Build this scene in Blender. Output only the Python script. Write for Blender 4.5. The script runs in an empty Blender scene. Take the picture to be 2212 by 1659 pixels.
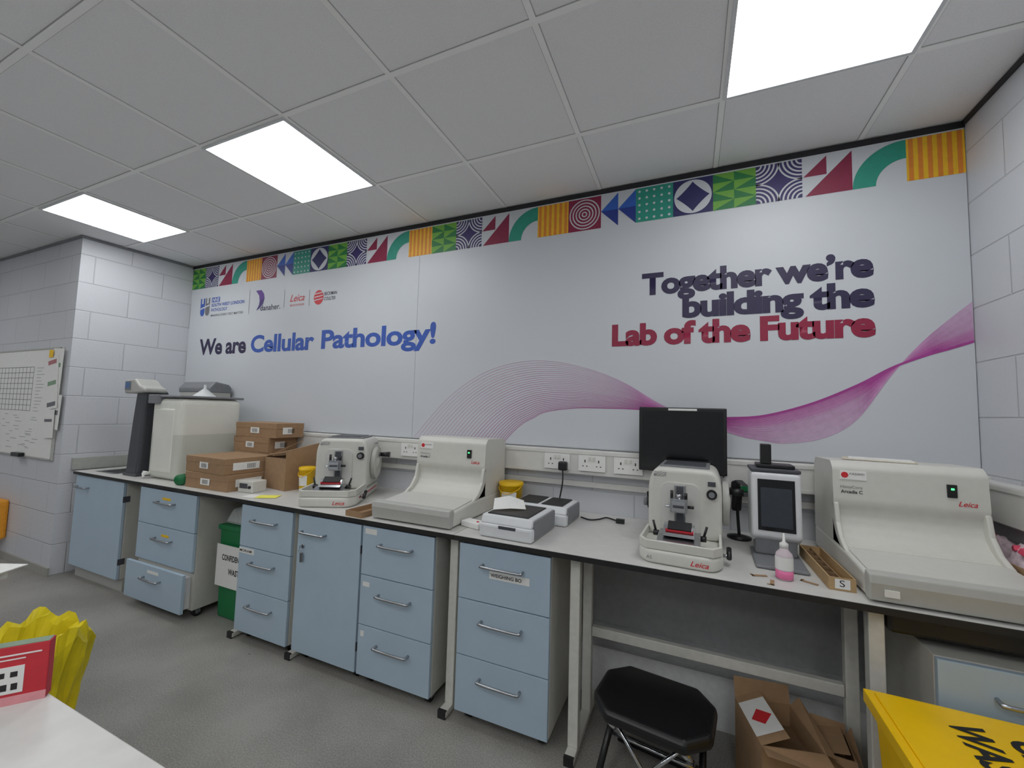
import bpy, math, random
from mathutils import Vector, Matrix
random.seed(4)
sc=bpy.context.scene
try:
    sc.view_settings.view_transform='Standard'
    sc.view_settings.look='None'
    sc.view_settings.gamma=1.05
except Exception: pass
COL=sc.collection
# ------------------------------------------------------------ materials
def lin(c):
    c=c/255.0
    return c/12.92 if c<=0.04045 else ((c+0.055)/1.055)**2.4
MATS={}
def mat(name,rgb,rough=.5,metal=0.0,noise=.06,scale=40,bump=0.0,alpha=1.0,trans=0.0,emit=0.0,coat=0.0):
    if name in MATS: return MATS[name]
    m=bpy.data.materials.new(name); m.use_nodes=True
    nt=m.node_tree; b=nt.nodes['Principled BSDF']
    col=[lin(v) for v in rgb]
    b.inputs['Roughness'].default_value=rough
    b.inputs['Metallic'].default_value=metal
    tc=nt.nodes.new('ShaderNodeTexCoord')
    nz=nt.nodes.new('ShaderNodeTexNoise'); nz.inputs['Scale'].default_value=scale; nz.inputs['Detail'].default_value=3
    nt.links.new(tc.outputs['Object'],nz.inputs['Vector'])
    rp=nt.nodes.new('ShaderNodeValToRGB')
    rp.color_ramp.elements[0].position=.3; rp.color_ramp.elements[1].position=.7
    rp.color_ramp.elements[0].color=[c*(1-noise) for c in col]+[1]
    rp.color_ramp.elements[1].color=[min(1,c*(1+noise)) for c in col]+[1]
    nt.links.new(nz.outputs['Fac'],rp.inputs['Fac']); nt.links.new(rp.outputs['Color'],b.inputs['Base Color'])
    if bump>0:
        bp=nt.nodes.new('ShaderNodeBump'); bp.inputs['Strength'].default_value=bump; bp.inputs['Distance'].default_value=.002
        nt.links.new(nz.outputs['Fac'],bp.inputs['Height']); nt.links.new(bp.outputs['Normal'],b.inputs['Normal'])
    if trans>0:
        b.inputs['Transmission Weight'].default_value=trans
        b.inputs['IOR'].default_value=1.2
    if alpha<1: b.inputs['Alpha'].default_value=alpha
    if emit>0:
        b.inputs['Emission Color'].default_value=col+[1]; b.inputs['Emission Strength'].default_value=emit
    if coat>0: b.inputs['Coat Weight'].default_value=coat
    MATS[name]=m; return m
def block_mat(name,axis,rgb):
    m=bpy.data.materials.new(name); m.use_nodes=True; nt=m.node_tree; b=nt.nodes['Principled BSDF']
    g=nt.nodes.new('ShaderNodeNewGeometry'); s=nt.nodes.new('ShaderNodeSeparateXYZ'); c=nt.nodes.new('ShaderNodeCombineXYZ')
    nt.links.new(g.outputs['Position'],s.inputs[0]); nt.links.new(s.outputs[axis],c.inputs[0]); nt.links.new(s.outputs[2],c.inputs[1])
    br=nt.nodes.new('ShaderNodeTexBrick'); br.inputs['Scale'].default_value=1.0
    br.inputs['Brick Width'].default_value=.45; br.inputs['Row Height'].default_value=.225
    br.inputs['Mortar Size'].default_value=.005; br.inputs['Mortar Smooth'].default_value=.8
    col=[lin(v) for v in rgb]
    br.inputs['Color1'].default_value=col+[1]; br.inputs['Color2'].default_value=[v*.97 for v in col]+[1]; br.inputs['Mortar'].default_value=[v*.80 for v in col]+[1]
    nt.links.new(c.outputs[0],br.inputs['Vector']); nt.links.new(br.outputs['Color'],b.inputs['Base Color'])
    nz=nt.nodes.new('ShaderNodeTexNoise'); nz.inputs['Scale'].default_value=60; nt.links.new(g.outputs['Position'],nz.inputs['Vector'])
    mx=nt.nodes.new('ShaderNodeMath'); mx.operation='MULTIPLY_ADD'; mx.inputs[1].default_value=-1.2
    nt.links.new(br.outputs['Fac'],mx.inputs[0])
    m2=nt.nodes.new('ShaderNodeMath'); m2.operation='MULTIPLY'; m2.inputs[1].default_value=.5; nt.links.new(nz.outputs['Fac'],m2.inputs[0]); nt.links.new(m2.outputs[0],mx.inputs[2])
    bp=nt.nodes.new('ShaderNodeBump'); bp.inputs['Strength'].default_value=.6; bp.inputs['Distance'].default_value=.0035
    nt.links.new(mx.outputs[0],bp.inputs['Height']); nt.links.new(bp.outputs['Normal'],b.inputs['Normal'])
    b.inputs['Roughness'].default_value=.42
    return m
def floor_mat():
    m=bpy.data.materials.new('vinyl_floor'); m.use_nodes=True; nt=m.node_tree; b=nt.nodes['Principled BSDF']
    g=nt.nodes.new('ShaderNodeNewGeometry')
    n1=nt.nodes.new('ShaderNodeTexNoise'); n1.inputs['Scale'].default_value=2.2; n1.inputs['Detail'].default_value=6
    n2=nt.nodes.new('ShaderNodeTexNoise'); n2.inputs['Scale'].default_value=170; n2.inputs['Detail'].default_value=2
    for n in (n1,n2): nt.links.new(g.outputs['Position'],n.inputs['Vector'])
    ad=nt.nodes.new('ShaderNodeMath'); ad.operation='ADD'
    nt.links.new(n1.outputs['Fac'],ad.inputs[0]); nt.links.new(n2.outputs['Fac'],ad.inputs[1])
    rp=nt.nodes.new('ShaderNodeValToRGB'); rp.color_ramp.elements[0].position=.7; rp.color_ramp.elements[1].position=1.0
    rp.color_ramp.elements[0].color=[lin(126),lin(123),lin(118),1]; rp.color_ramp.elements[1].color=[lin(158),lin(155),lin(149),1]
    hf=nt.nodes.new('ShaderNodeMath'); hf.operation='MULTIPLY'; hf.inputs[1].default_value=.85
    nt.links.new(ad.outputs[0],hf.inputs[0]); nt.links.new(hf.outputs[0],rp.inputs['Fac'])
    # dark scuff specks
    vo=nt.nodes.new('ShaderNodeTexVoronoi'); vo.inputs['Scale'].default_value=3.2; nt.links.new(g.outputs['Position'],vo.inputs['Vector'])
    l2=nt.nodes.new('ShaderNodeMath'); l2.operation='LESS_THAN'; l2.inputs[1].default_value=.022; nt.links.new(vo.outputs['Distance'],l2.inputs[0])
    s=nt.nodes.new('ShaderNodeSeparateXYZ'); nt.links.new(g.outputs['Position'],s.inputs[0])
    a=nt.nodes.new('ShaderNodeMath'); a.operation='ADD'; a.inputs[1].default_value=1.35+20; nt.links.new(s.outputs[1],a.inputs[0])
    p=nt.nodes.new('ShaderNodeMath'); p.operation='PINGPONG'; p.inputs[1].default_value=1.0; nt.links.new(a.outputs[0],p.inputs[0])
    l=nt.nodes.new('ShaderNodeMath'); l.operation='LESS_THAN'; l.inputs[1].default_value=.0015; nt.links.new(p.outputs[0],l.inputs[0])
    mxm=nt.nodes.new('ShaderNodeMath'); mxm.operation='MAXIMUM'; nt.links.new(l.outputs[0],mxm.inputs[0]); nt.links.new(l2.outputs[0],mxm.inputs[1])
    mx=nt.nodes.new('ShaderNodeMix'); mx.data_type='RGBA'; nt.links.new(mxm.outputs[0],mx.inputs[0]); nt.links.new(rp.outputs['Color'],mx.inputs[6]); mx.inputs[7].default_value=(lin(102),lin(99),lin(95),1)
    nt.links.new(mx.outputs[2],b.inputs['Base Color']); b.inputs['Roughness'].default_value=.42
    return m
# ------------------------------------------------------------ mesh builder
class MB:
    def __init__(s): s.v=[]; s.f=[]; s.m=[]; s.sm=[]; s.mats=[]
    def mi(s,m):
        if m not in s.mats: s.mats.append(m)
        return s.mats.index(m)
    def add(s,vs,fs,m,smooth=False,M=None):
        o=len(s.v)
        for v in vs:
            v=Vector(v)
            if M is not None: v=M@v
            s.v.append(v)
        k=s.mi(m)
        for i,f in enumerate(fs):
            s.f.append([o+a for a in f]); s.m.append(k); s.sm.append(smooth if not isinstance(smooth,list) else smooth[i])
        return s
    def box(s,x0,x1,y0,y1,z0,z1,m,M=None):
        vs=[(x0,y0,z0),(x1,y0,z0),(x1,y1,z0),(x0,y1,z0),(x0,y0,z1),(x1,y0,z1),(x1,y1,z1),(x0,y1,z1)]
        return s.add(vs,[(0,3,2,1),(4,5,6,7),(0,1,5,4),(1,2,6,5),(2,3,7,6),(3,0,4,7)],m,False,M)
    def prism(s,prof,ax,a,b,m,M=None,smooth=False):
        n=len(prof)
        def mk(p,t):
            if ax=='x': return (t,p[0],p[1])
            if ax=='y': return (p[0],t,p[1])
            return (p[0],p[1],t)
        ar=sum(prof[i][0]*prof[(i+1)%n][1]-prof[(i+1)%n][0]*prof[i][1] for i in range(n))
        P=list(prof)
        if (ar<0)!=(ax=='y'): P=P[::-1]
        vs=[mk(p,a) for p in P]+[mk(p,b) for p in P]
        fs=[tuple(reversed(range(n))),tuple(range(n,2*n))]
        sm=[False,False]
        for i in range(n):
            j=(i+1)%n; fs.append((i,j,n+j,n+i)); sm.append(smooth)
        return s.add(vs,fs,m,sm,M)
    def cyl(s,p0,p1,r0,m,r1=None,seg=24,cap=True,M=None):
        r1=r0 if r1 is None else r1
        p0=Vector(p0);p1=Vector(p1); d=(p1-p0).normalized()
        a=d.orthogonal().normalized(); b=d.cross(a)
        vs=[];fs=[];sm=[]
        for p,r in((p0,r0),(p1,r1)):
            for i in range(seg):
                t=2*math.pi*i/seg; vs.append(p+a*math.cos(t)*r+b*math.sin(t)*r)
        for i in range(seg):
            j=(i+1)%seg; fs.append((i,j,seg+j,seg+i)); sm.append(True)
        if cap:
            fs.append(tuple(reversed(range(seg)))); fs.append(tuple(range(seg,2*seg))); sm+=[False,False]
        return s.add(vs,fs,m,sm,M)
    def lathe(s,prof,m,c=(0,0),seg=28,M=None):
        vs=[];fs=[]
        for r,z in prof:
            for i in range(seg):
                t=2*math.pi*i/seg; vs.append((c[0]+r*math.cos(t),c[1]+r*math.sin(t),z))
        for k in range(len(prof)-1):
            for i in range(seg):
                j=(i+1)%seg; fs.append((k*seg+i,k*seg+j,(k+1)*seg+j,(k+1)*seg+i))
        return s.add(vs,fs,m,True,M)
    def tube(s,path,r,m,seg=8,smoothn=0,M=None):
        P=[Vector(p) for p in path]
        if smoothn: P=cat(P,smoothn)
        vs=[];fs=[]
        n=len(P); a=None
        for i,p in enumerate(P):
            d=(P[min(i+1,n-1)]-P[max(i-1,0)]).normalized()
            if a is None: a=d.orthogonal().normalized()
            a=(a-d*a.dot(d)).normalized(); b=d.cross(a)
            for k in range(seg):
                t=2*math.pi*k/seg; vs.append(p+a*math.cos(t)*r+b*math.sin(t)*r)
        for i in range(n-1):
            for k in range(seg):
                j=(k+1)%seg; fs.append((i*seg+k,i*seg+j,(i+1)*seg+j,(i+1)*seg+k))
        fs.append(tuple(reversed(range(seg)))); fs.append(tuple((n-1)*seg+k for k in range(seg)))
        return s.add(vs,fs,m,True,M)
    def poly(s,pts,m,M=None): return s.add(pts,[tuple(range(len(pts)))],m,False,M)
    def obj(s,name,parent=None,label=None,bevel=0,seg=2,loc=None,rot=0,cat_=None,kind=None,group=None):
        me=bpy.data.meshes.new(name); me.from_pydata([tuple(v) for v in s.v],[],s.f)
        for m in s.mats: me.materials.append(m)
        me.polygons.foreach_set('material_index',s.m); me.polygons.foreach_set('use_smooth',s.sm); me.update()
        o=bpy.data.objects.new(name,me); COL.objects.link(o)
        if parent: o.parent=parent
        if loc: o.location=loc
        o.rotation_euler=(0,0,math.radians(rot))
        if label: o['label']=label
        if cat_: o['category']=cat_
        if kind: o['kind']=kind
        if group: o['group']=group
        if bevel:
            b=o.modifiers.new('bevel','BEVEL'); b.width=bevel; b.segments=seg; b.limit_method='ANGLE'; b.angle_limit=math.radians(35)
        return o
def cat(P,n):
    out=[]
    Q=[P[0]*2-P[1]]+P+[P[-1]*2-P[-2]]
    for i in range(1,len(Q)-2):
        for k in range(n):
            t=k/n
            out.append(.5*((2*Q[i])+(Q[i+1]-Q[i-1])*t+(2*Q[i-1]-5*Q[i]+4*Q[i+1]-Q[i+2])*t*t+(3*Q[i]-3*Q[i+1]+Q[i+2]-Q[i-1])*t**3))
    out.append(P[-1]); return out
def rnd(poly,r,n=4):
    """round the corners of a 2D polygon"""
    out=[]; N=len(poly)
    for i in range(N):
        p=Vector(poly[i]); a=Vector(poly[i-1])-p; b=Vector(poly[(i+1)%N])-p
        rr=min(r,a.length*.45,b.length*.45); a=p+a.normalized()*rr; b=p+b.normalized()*rr
        for k in range(n+1):
            t=k/n; q=a*(1-t)**2+p*2*t*(1-t)+b*t*t; out.append((q.x,q.y))
    return out
def thing(name,label,cat_,loc=(0,0,0),rot=0,group=None):
    e=bpy.data.objects.new(name,None); COL.objects.link(e); e.location=loc; e.rotation_euler=(0,0,math.radians(rot)); e.empty_display_size=.05
    e['label']=label; e['category']=cat_
    if group: e['group']=group
    return e
def copy_thing(e,loc,rot=None,label=None):
    n=e.copy(); COL.objects.link(n); n.location=loc
    if rot is not None: n.rotation_euler=(0,0,math.radians(rot))
    if label: n['label']=label
    def rec(src,dst):
        for c in list(src.children):
            k=c.copy(); COL.objects.link(k); k.parent=dst; rec(c,k)
    rec(e,n); return n
# ------------------------------------------------------------ text
def tmesh(body,offset=.0,shear=0.0,sp=1.0):
    cu=bpy.data.curves.new('t','FONT'); cu.body=body; cu.size=1; cu.offset=offset; cu.shear=shear; cu.resolution_u=4; cu.fill_mode='FRONT'; cu.space_character=sp
    o=bpy.data.objects.new('t',cu); COL.objects.link(o)
    bpy.context.view_layer.update()
    dg=bpy.context.evaluated_depsgraph_get()
    me=bpy.data.meshes.new_from_object(o.evaluated_get(dg))
    bpy.data.objects.remove(o); bpy.data.curves.remove(cu)
    return me
_H=tmesh('H'); HCAP=max(v.co.y for v in _H.vertices)
def text(body,parent,org,width,cap,m,u=(1,0,0),v=(0,0,1),bold=.0,shear=0.0,name='lettering',sp=1.0):
    me=tmesh(body,bold,shear,sp)
    xs=[a.co.x for a in me.vertices]; x0=min(xs); w=max(xs)-x0
    u=Vector(u); v=Vector(v); org=Vector(org)
    sx=(width/w) if width else cap/HCAP
    for a in me.vertices:
        a.co=org+u*((a.co.x-x0)*sx)+v*(a.co.y*cap/HCAP)
    me.materials.clear(); me.materials.append(m)
    o=bpy.data.objects.new(name,me); COL.objects.link(o); o.parent=parent
    return o
# ------------------------------------------------------------ palette
white=mat('white_laminate',(216,218,220),.45,0,.02)
offw=mat('device_offwhite',(210,209,201),.42,0,.02)
offd=mat('device_grey_trim',(178,178,172),.45,0,.02)
plate=mat('device_plate',(204,203,197),.35,0,.02)
beige=mat('carcass_beige',(196,195,187),.5,0,.03)
blue=mat('blue_laminate',(172,192,208),.38,0,.03,6)
bench_top=mat('worktop_laminate',(204,203,199),.35,0,.04,25)
blackedge=mat('black_edge',(24,24,25),.5)
black=mat('black_plastic',(16,16,18),.38)
darkg=mat('dark_grey_plastic',(66,68,74),.45)
midg=mat('mid_grey_plastic',(120,122,126),.45)
steel=mat('brushed_steel',(170,172,175),.28,1.0,.05,80)
chrome=mat('chrome',(205,208,212),.15,1.0,.02)
card=mat('cardboard',(156,124,92),.85,0,.07,30,.2)
cardd=mat('cardboard_inner',(120,94,66),.85,0,.08,30,.2)
kraft=mat('kraft_tray',(176,146,104),.8,0,.06,30)
cream=mat('cream_paper',(214,206,188),.7,0,.03)
paper=mat('paper_white',(232,232,228),.7,0,.02)
yellow=mat('yellow_plastic',(246,196,8),.4,0,.04,12)
yellowbag=mat('yellow_bag',(228,208,40),.3,0,.12,18,.6,1,.15)
green=mat('green_plastic',(14,112,62),.45)
redp=mat('red_plastic',(196,34,48),.45)
screen=mat('screen_glass',(9,11,13),.12,0,.02)
frame_white=mat('frame_white',(214,213,205),.45)
trunkm=mat('trunking_white',(214,213,208),.4,0,.02)
tankm=mat('tank_polythene',(228,228,218),.3,0,.03,6)
tankl=mat('tank_water_zone',(206,208,196),.3,0,.03,6)
ledg=mat('led_green',(60,255,110),.4,emit=4)
pink=mat('pink_liquid',(240,120,170),.25,0,.05)
navy=mat('ink_navy',(36,28,66),.5); inkblue=mat('ink_blue',(48,84,172),.5); maroon=mat('ink_maroon',(142,20,58),.5)
inkblack=mat('ink_black',(20,20,22),.6); inkred=mat('ink_red',(205,35,45),.5); inkgrey=mat('ink_grey',(110,110,115),.6)
# ------------------------------------------------------------ room shell
CZ=2.618
MB().box(-8.6,.12,-5.6,.12,-.1,0,floor_mat()).obj('floor',kind='structure')
ctile=mat('ceiling_tile',(240,240,241),.85,0,.04,220,.3)
MB().box(-8.6,.12,-5.6,.12,CZ+.004,CZ+.1,ctile).obj('ceiling',kind='structure')
tb=mat('tbar_white',(250,250,249),.4,0,.01)
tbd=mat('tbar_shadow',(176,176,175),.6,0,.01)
g=MB()
for i in range(-1,15):
    x=-(.355+.6*i)
    if x<0:
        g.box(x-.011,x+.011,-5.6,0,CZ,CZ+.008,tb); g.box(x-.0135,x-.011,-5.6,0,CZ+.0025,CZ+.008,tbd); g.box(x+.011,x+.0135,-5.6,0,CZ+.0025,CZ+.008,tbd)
for j in range(0,9):
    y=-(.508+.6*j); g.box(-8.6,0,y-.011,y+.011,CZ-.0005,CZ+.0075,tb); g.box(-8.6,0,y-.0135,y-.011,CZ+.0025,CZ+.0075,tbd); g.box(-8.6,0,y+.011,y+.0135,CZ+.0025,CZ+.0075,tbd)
g.obj('trim_1',kind='structure')
bx=block_mat('painted_block_x',0,(204,206,211)); by=block_mat('painted_block_y',1,(203,205,210))
MB().box(-5.5,.12,0,.12,0,CZ+.05,bx).obj('wall_back',kind='structure')
MB().box(0,.12,-5.6,0,0,CZ+.05,by).obj('wall_right',kind='structure')
w=MB(); P=[(-5.42,0),(-5.485,-.76),(-8.6,-.76),(-8.6,0)]
w.prism(P,'z',0,CZ+.05,bx)
o=w.obj('wall_left',kind='structure')
o.data.materials.append(by)
for p in o.data.polygons:
    if p.normal.x>.9: p.material_index=1
MB().box(-8.72,-8.6,-5.6,-.76,0,CZ+.05,by).obj('wall_far_left',kind='structure')
MB().box(-8.6,.12,-5.72,-5.6,0,CZ+.05,bx).obj('wall_front',kind='structure')
gapm=mat('shadow_gap_black',(30,30,34),.6)
MB().box(-5.415,0,-.010,0,2.59,CZ-.001,gapm).obj('trim_2',kind='structure')
MB().box(-.010,0,-5.6,-.010,2.598,CZ-.001,gapm).obj('trim_3',kind='structure')
angm=mat('angle_trim',(130,132,136),.5)
w=MB(); w.prism([(-5.41,-.012),(-5.475,-.77),(-5.485,-.76),(-5.42,0)],'z',CZ-.018,CZ-.001,angm); w.box(-8.6,-5.475,-.77,-.76,CZ-.018,CZ-.001,angm)
w.obj('trim_4',kind='structure')
skm=mat('skirting_grey',(160,158,152),.5)
MB().box(-8.6,-5.475,-.772,-.76,0,.06,skm).obj('baseboard_left',kind='structure')
MB().box(-.012,0,-5.6,-.76,0,.09,skm).obj('baseboard_right',kind='structure')
boxm=mat('pipe_boxing_white',(222,224,224),.5)
MB().box(-4.4,0,-.25,0,0,.22,boxm).obj('trim_5',kind='structure')
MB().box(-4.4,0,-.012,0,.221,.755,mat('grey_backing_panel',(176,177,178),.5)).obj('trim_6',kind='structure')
MB().box(-4.2,-.07,-.03,-.001,.92,.95,trunkm).obj('trim_7',kind='structure',bevel=.003)
# ------------------------------------------------------------ ceiling lights: visible row and added unseen panels
lm=bpy.data.materials.new('light_diffuser'); lm.use_nodes=True; nt=lm.node_tree; nt.nodes.clear()
em=nt.nodes.new('ShaderNodeEmission'); em.inputs['Color'].default_value=(.97,.988,1,1); em.inputs['Strength'].default_value=8.2
ou=nt.nodes.new('ShaderNodeOutputMaterial'); nt.links.new(em.outputs[0],ou.inputs[0])
L0=thing('ceiling_light','square recessed LED ceiling light panel, glowing white','ceiling light',(-.655,-.808,CZ),0,'LED panels in the suspended ceiling')
MB().box(-.285,.285,-.285,.285,-.006,-.001,lm).obj('diffuser',L0)
fr=MB()
for a in ((-.298,-.285,-.298,.298),(.285,.298,-.298,.298),(-.285,.285,-.298,-.285),(-.285,.285,.285,.298)): fr.box(*a,-.008,-.001,white)
fr.obj('frame',L0)
for (x,y) in ((-3.055,-.808),(-4.855,-.808),(-.655,-3.208),(-1.855,-2.608),(-3.055,-3.208),(-4.855,-2.608),(-4.255,-4.408),(-6.655,-2.008),(-7.255,-3.808),(-2.455,-4.408),(-.655,-4.408)):  # panels beyond the mural row are unseen, added to brighten and even the light
    copy_thing(L0,(x,y,CZ))
# ------------------------------------------------------------ mural
mu=thing('wall_mural','white printed wall mural panel with patterned border, slogans and ribbon','wall mural',(0,0,1.135))
OZ=1.135
muralw=mat('mural_white',(202,206,211),.42,0,.01,3)
for a,b in ((-5.405,-2.801),(-2.799,-.003)):
    MB().box(a,b,-.008,-.0005,0,2.588-OZ,muralw).obj('panel',mu)
MB().box(-5.412,-.0005,-.010,-.0005,-.006,0,mat('mural_edge',(190,192,196),.4)).obj('edge_strip',mu)
Y=-.0088
C=dict(y=mat('p_yellow',(236,184,34),.5),o=mat('p_orange',(220,130,42),.5),t=mat('p_teal',(36,144,124),.5),w=muralw,
 r=mat('p_maroon',(132,24,62),.5),n=mat('p_purple',(48,36,96),.5),g=mat('p_green',(106,168,56),.5),G=mat('p_darkgreen',(24,116,56),.5),
 b=mat('p_blue',(40,92,184),.5),B=mat('p_navyblue',(28,50,134),.5),k=mat('p_nightblue',(32,30,90),.5))
bd=MB(); T=5.402/28; ZB=2.388-OZ
def tp(i,pts,m,lay=0): bd.poly([(-5.405+(i+u)*T,Y-.0003*lay,ZB+v*T) for u,v in pts],C[m])
def ring(i,cx_,cy_,r0,r1,a0,a1,m,lay,n=16):
    for k in range(n):
        t0=math.radians(a0+(a1-a0)*k/n); t1=math.radians(a0+(a1-a0)*(k+1)/n)
        q=[(cx_+r0*math.cos(t0),cy_+r0*math.sin(t0)),(cx_+r1*math.cos(t0),cy_+r1*math.sin(t0)),(cx_+r1*math.cos(t1),cy_+r1*math.sin(t1)),(cx_+r0*math.cos(t1),cy_+r0*math.sin(t1))]
        tp(i,q,m,lay)
def disc(i,cx_,cy_,r,m,lay,n=16): tp(i,[(cx_+r*math.cos(2*math.pi*k/n),cy_+r*math.sin(2*math.pi*k/n)) for k in range(n)],m,lay)
FULL=[(0,0),(1,0),(1,1),(0,1)]
seq='gptascbdkgptasgptascbdkgptas'
for i,ch in enumerate(seq):
    if ch=='s':
        tp(i,FULL,'y')
        for k in range(6):
            a=.04+k/6; tp(i,[(a,0),(a+.085,0),(a+.085,1),(a,1)],'o',1)
    elif ch=='a': ring(i,1,0,.56,1.0,90,180,'t',1,20)
    elif ch=='t':
        tp(i,[(.06,0),(1,0),(1,.98)],'r',1); tp(i,[(.02,.5),(.5,.5),(.5,.97)],'r',1)
    elif ch=='p':
        tp(i,FULL,'n')
        for (cx_,cy_,a) in ((0,0,0),(1,0,90),(1,1,180),(0,1,270)):
            for k in range(5): ring(i,cx_,cy_,.10+k*.095,.140+k*.095,a,a+90,'w',1,10)
    elif ch=='c':
        tp(i,FULL,'r')
        for k in range(5): ring(i,.5,.5,.05+k*.095,.085+k*.095,0,360,'w',1,28)
    elif ch=='g':
        tp(i,FULL,'g')
        for a in range(2):
            for b_ in range(4):
                u0=a*.5; v0=b_*.25
                tp(i,[(u0,v0),(u0+.5,v0),(u0+.5,v0+.25)] if b_%2==0 else [(u0,v0),(u0+.5,v0),(u0,v0+.25)],'G',1)
    elif ch=='b':
        for u0 in (0,.5):
            tp(i,[(u0,.5),(u0+.5,.5),(u0+.5,1)],'b',1); tp(i,[(u0,.5),(u0+.5,0),(u0+.5,.5)],'B',1)
    elif ch=='d':
        tp(i,FULL,'t')
        for a in range(5):
            for b_ in range(5): disc(i,.1+a*.2,.1+b_*.2,.035,'w',1,10)
    elif ch=='k':
        tp(i,FULL,'k'); disc(i,.5,.5,.47,'w',1,36)
        S2=[]
        for k in range(40):
            t=2*math.pi*k/40; c_,s_=abs(math.cos(t))**2.2,abs(math.sin(t))**2.2
            S2.append((.5+.42*math.copysign(c_,math.cos(t)),.5+.42*math.copysign(s_,math.sin(t))))
        tp(i,S2,'k',2)
bd.obj('pattern_border',mu)
TY=-.0092
def mt(body,x0,x1,z,cap,m,bold=.02,shear=0,sp=1.0,dy=0): text(body,mu,(x0,TY-dy,z-OZ),x1-x0,cap,m,bold=bold,shear=shear,sp=sp)
mt('We are',-5.222,-4.57,1.768,.135,navy,.030,0,.96)
mt('Cellular',-4.508,-3.765,1.768,.135,inkblue,.030,0,.96)
mt('Pathology!',-3.688,-2.640,1.770,.135,inkblue,.030,0,.96)
mt('Together we’re',-1.318,-.322,1.978,.108,navy,.044,0,.93)
mt('building the',-1.115,-.322,1.842,.108,navy,.044,0,.93,.0004)
mt('Lab of the Future',-1.476,-.322,1.706,.108,maroon,.044,0,.93,.0008)
lgs={}
cur=['']
def L_(): 
    return lgs.setdefault(cur[0],MB())
def rect(x0,x1,z0,z1,m,l=0): L_().poly([(x0,TY-.0002*l,z0-OZ),(x1,TY-.0002*l,z0-OZ),(x1,TY-.0002*l,z1-OZ),(x0,TY-.0002*l,z1-OZ)],m)
def lpoly(pts,m,l=0): L_().poly([(x,TY-.0002*l,z-OZ) for x,z in pts],m)
def circ(cx_,cz,rx,rz,m,l=0,a0=0,a1=360,n=28):
    P=[(cx_+rx*math.cos(math.radians(a0+(a1-a0)*k/n)),cz+rz*math.sin(math.radians(a0+(a1-a0)*k/n))) for k in range(n+(0 if a1-a0>=360 else 1))]
    lpoly(P,m,l)
cur[0]='test_tube_emblem'
for s_,m_ in ((-1,inkblue),(1,inkgrey)):
    cx_=-5.185+s_*.037
    rect(cx_-.032,cx_+.032,2.165,2.29,m_,0); circ(cx_,2.165,.032,.04,m_,0,180,360)
    rect(cx_-.012,cx_+.012,2.24,2.292,muralw,1)
lpoly([(-5.25,2.2),(-5.12,2.23),(-5.12,2.215),(-5.25,2.185)],muralw,1)
cur[0]='logo_plate'; rect(-5.09,-4.975,2.243,2.288,inkblue)
for k,(a,z0,z1) in enumerate(((-4.570,2.10,2.31),(-4.135,2.125,2.27),(-3.849,2.115,2.245))):
    cur[0]='divider_line.%03d'%k if k else 'divider_line'; rect(a,a+.004,z0,z1,inkgrey)
cur[0]='leaf_emblem'
lpoly([(-4.49,2.297),(-4.42,2.297),(-4.385,2.26),(-4.375,2.22),(-4.39,2.175),(-4.43,2.14),(-4.47,2.122),(-4.44,2.17),(-4.435,2.2),(-4.445,2.25)],mat('logo_purple',(92,52,140),.5))
lpoly([(-4.435,2.2),(-4.41,2.215),(-4.375,2.22),(-4.39,2.175),(-4.43,2.14),(-4.47,2.122),(-4.44,2.17)],mat('logo_violet',(60,40,110),.5),1)
cur[0]='round_emblem'
circ(-3.745,2.175,.052,.058,inkred)
for k in range(3): lpoly([(-3.79,2.15+k*.025),(-3.70,2.16+k*.025),(-3.70,2.167+k*.025),(-3.79,2.157+k*.025)],muralw,1)
for k_,v_ in lgs.items(): v_.obj(k_.split('.')[0],mu)
text('NHS',mu,(-5.083,TY-.0004,2.249-OZ),.10,.032,muralw,bold=.03,shear=.2)
mt('SOUTH WEST LONDON',-5.09,-4.635,2.203,.028,inkblue,.02)
mt('PATHOLOGY',-5.09,-4.86,2.158,.028,inkblue,.01)
mt('MAKING EVERY TEST MATTER',-5.09,-4.64,2.112,.02,inkgrey,.01)
mt('danaher.',-4.42,-4.176,2.118,.045,navy,.01)
mt('Leica',-4.065,-3.90,2.165,.055,inkred,.01,.35)
mt('BIOSYSTEMS',-4.06,-3.90,2.125,.016,inkred,.0)
mt('BECKMAN',-3.685,-3.555,2.185,.026,navy,.01)
mt('COULTER',-3.685,-3.565,2.145,.026,navy,.01)
# ribbon
A=[(-2.778,1.138),(-2.592,1.339),(-2.423,1.476),(-2.226,1.579),(-2.008,1.626),(-1.803,1.622),(-1.584,1.569),(-1.405,1.495),(-1.191,1.368),(-.901,1.249),(-.755,1.218),(-.661,1.212),(-.518,1.245),(-.397,1.333),(-.272,1.53),(-.167,1.668),(-.075,1.763),(-.004,1.830)]
Bc=[(-2.117,1.138),(-2.06,1.20),(-1.998,1.254),(-1.93,1.29),(-1.854,1.327),(-1.687,1.352),(-1.504,1.356),(-1.331,1.353),(-1.19,1.339),(-.98,1.318),(-.901,1.318),(-.753,1.333),(-.567,1.393),(-.394,1.479),(-.271,1.556),(-.154,1.608),(-.075,1.635),(-.004,1.661)]
A=cat([Vector((x,0,z)) for x,z in A],8); Bc=cat([Vector((x,0,z)) for x,z in Bc],8)
rb=MB()
fillm=mat('ribbon_fill',(204,164,200),.5)
fill2=mat('ribbon_fill_pale',(206,190,210),.5)
n=len(A)
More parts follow.
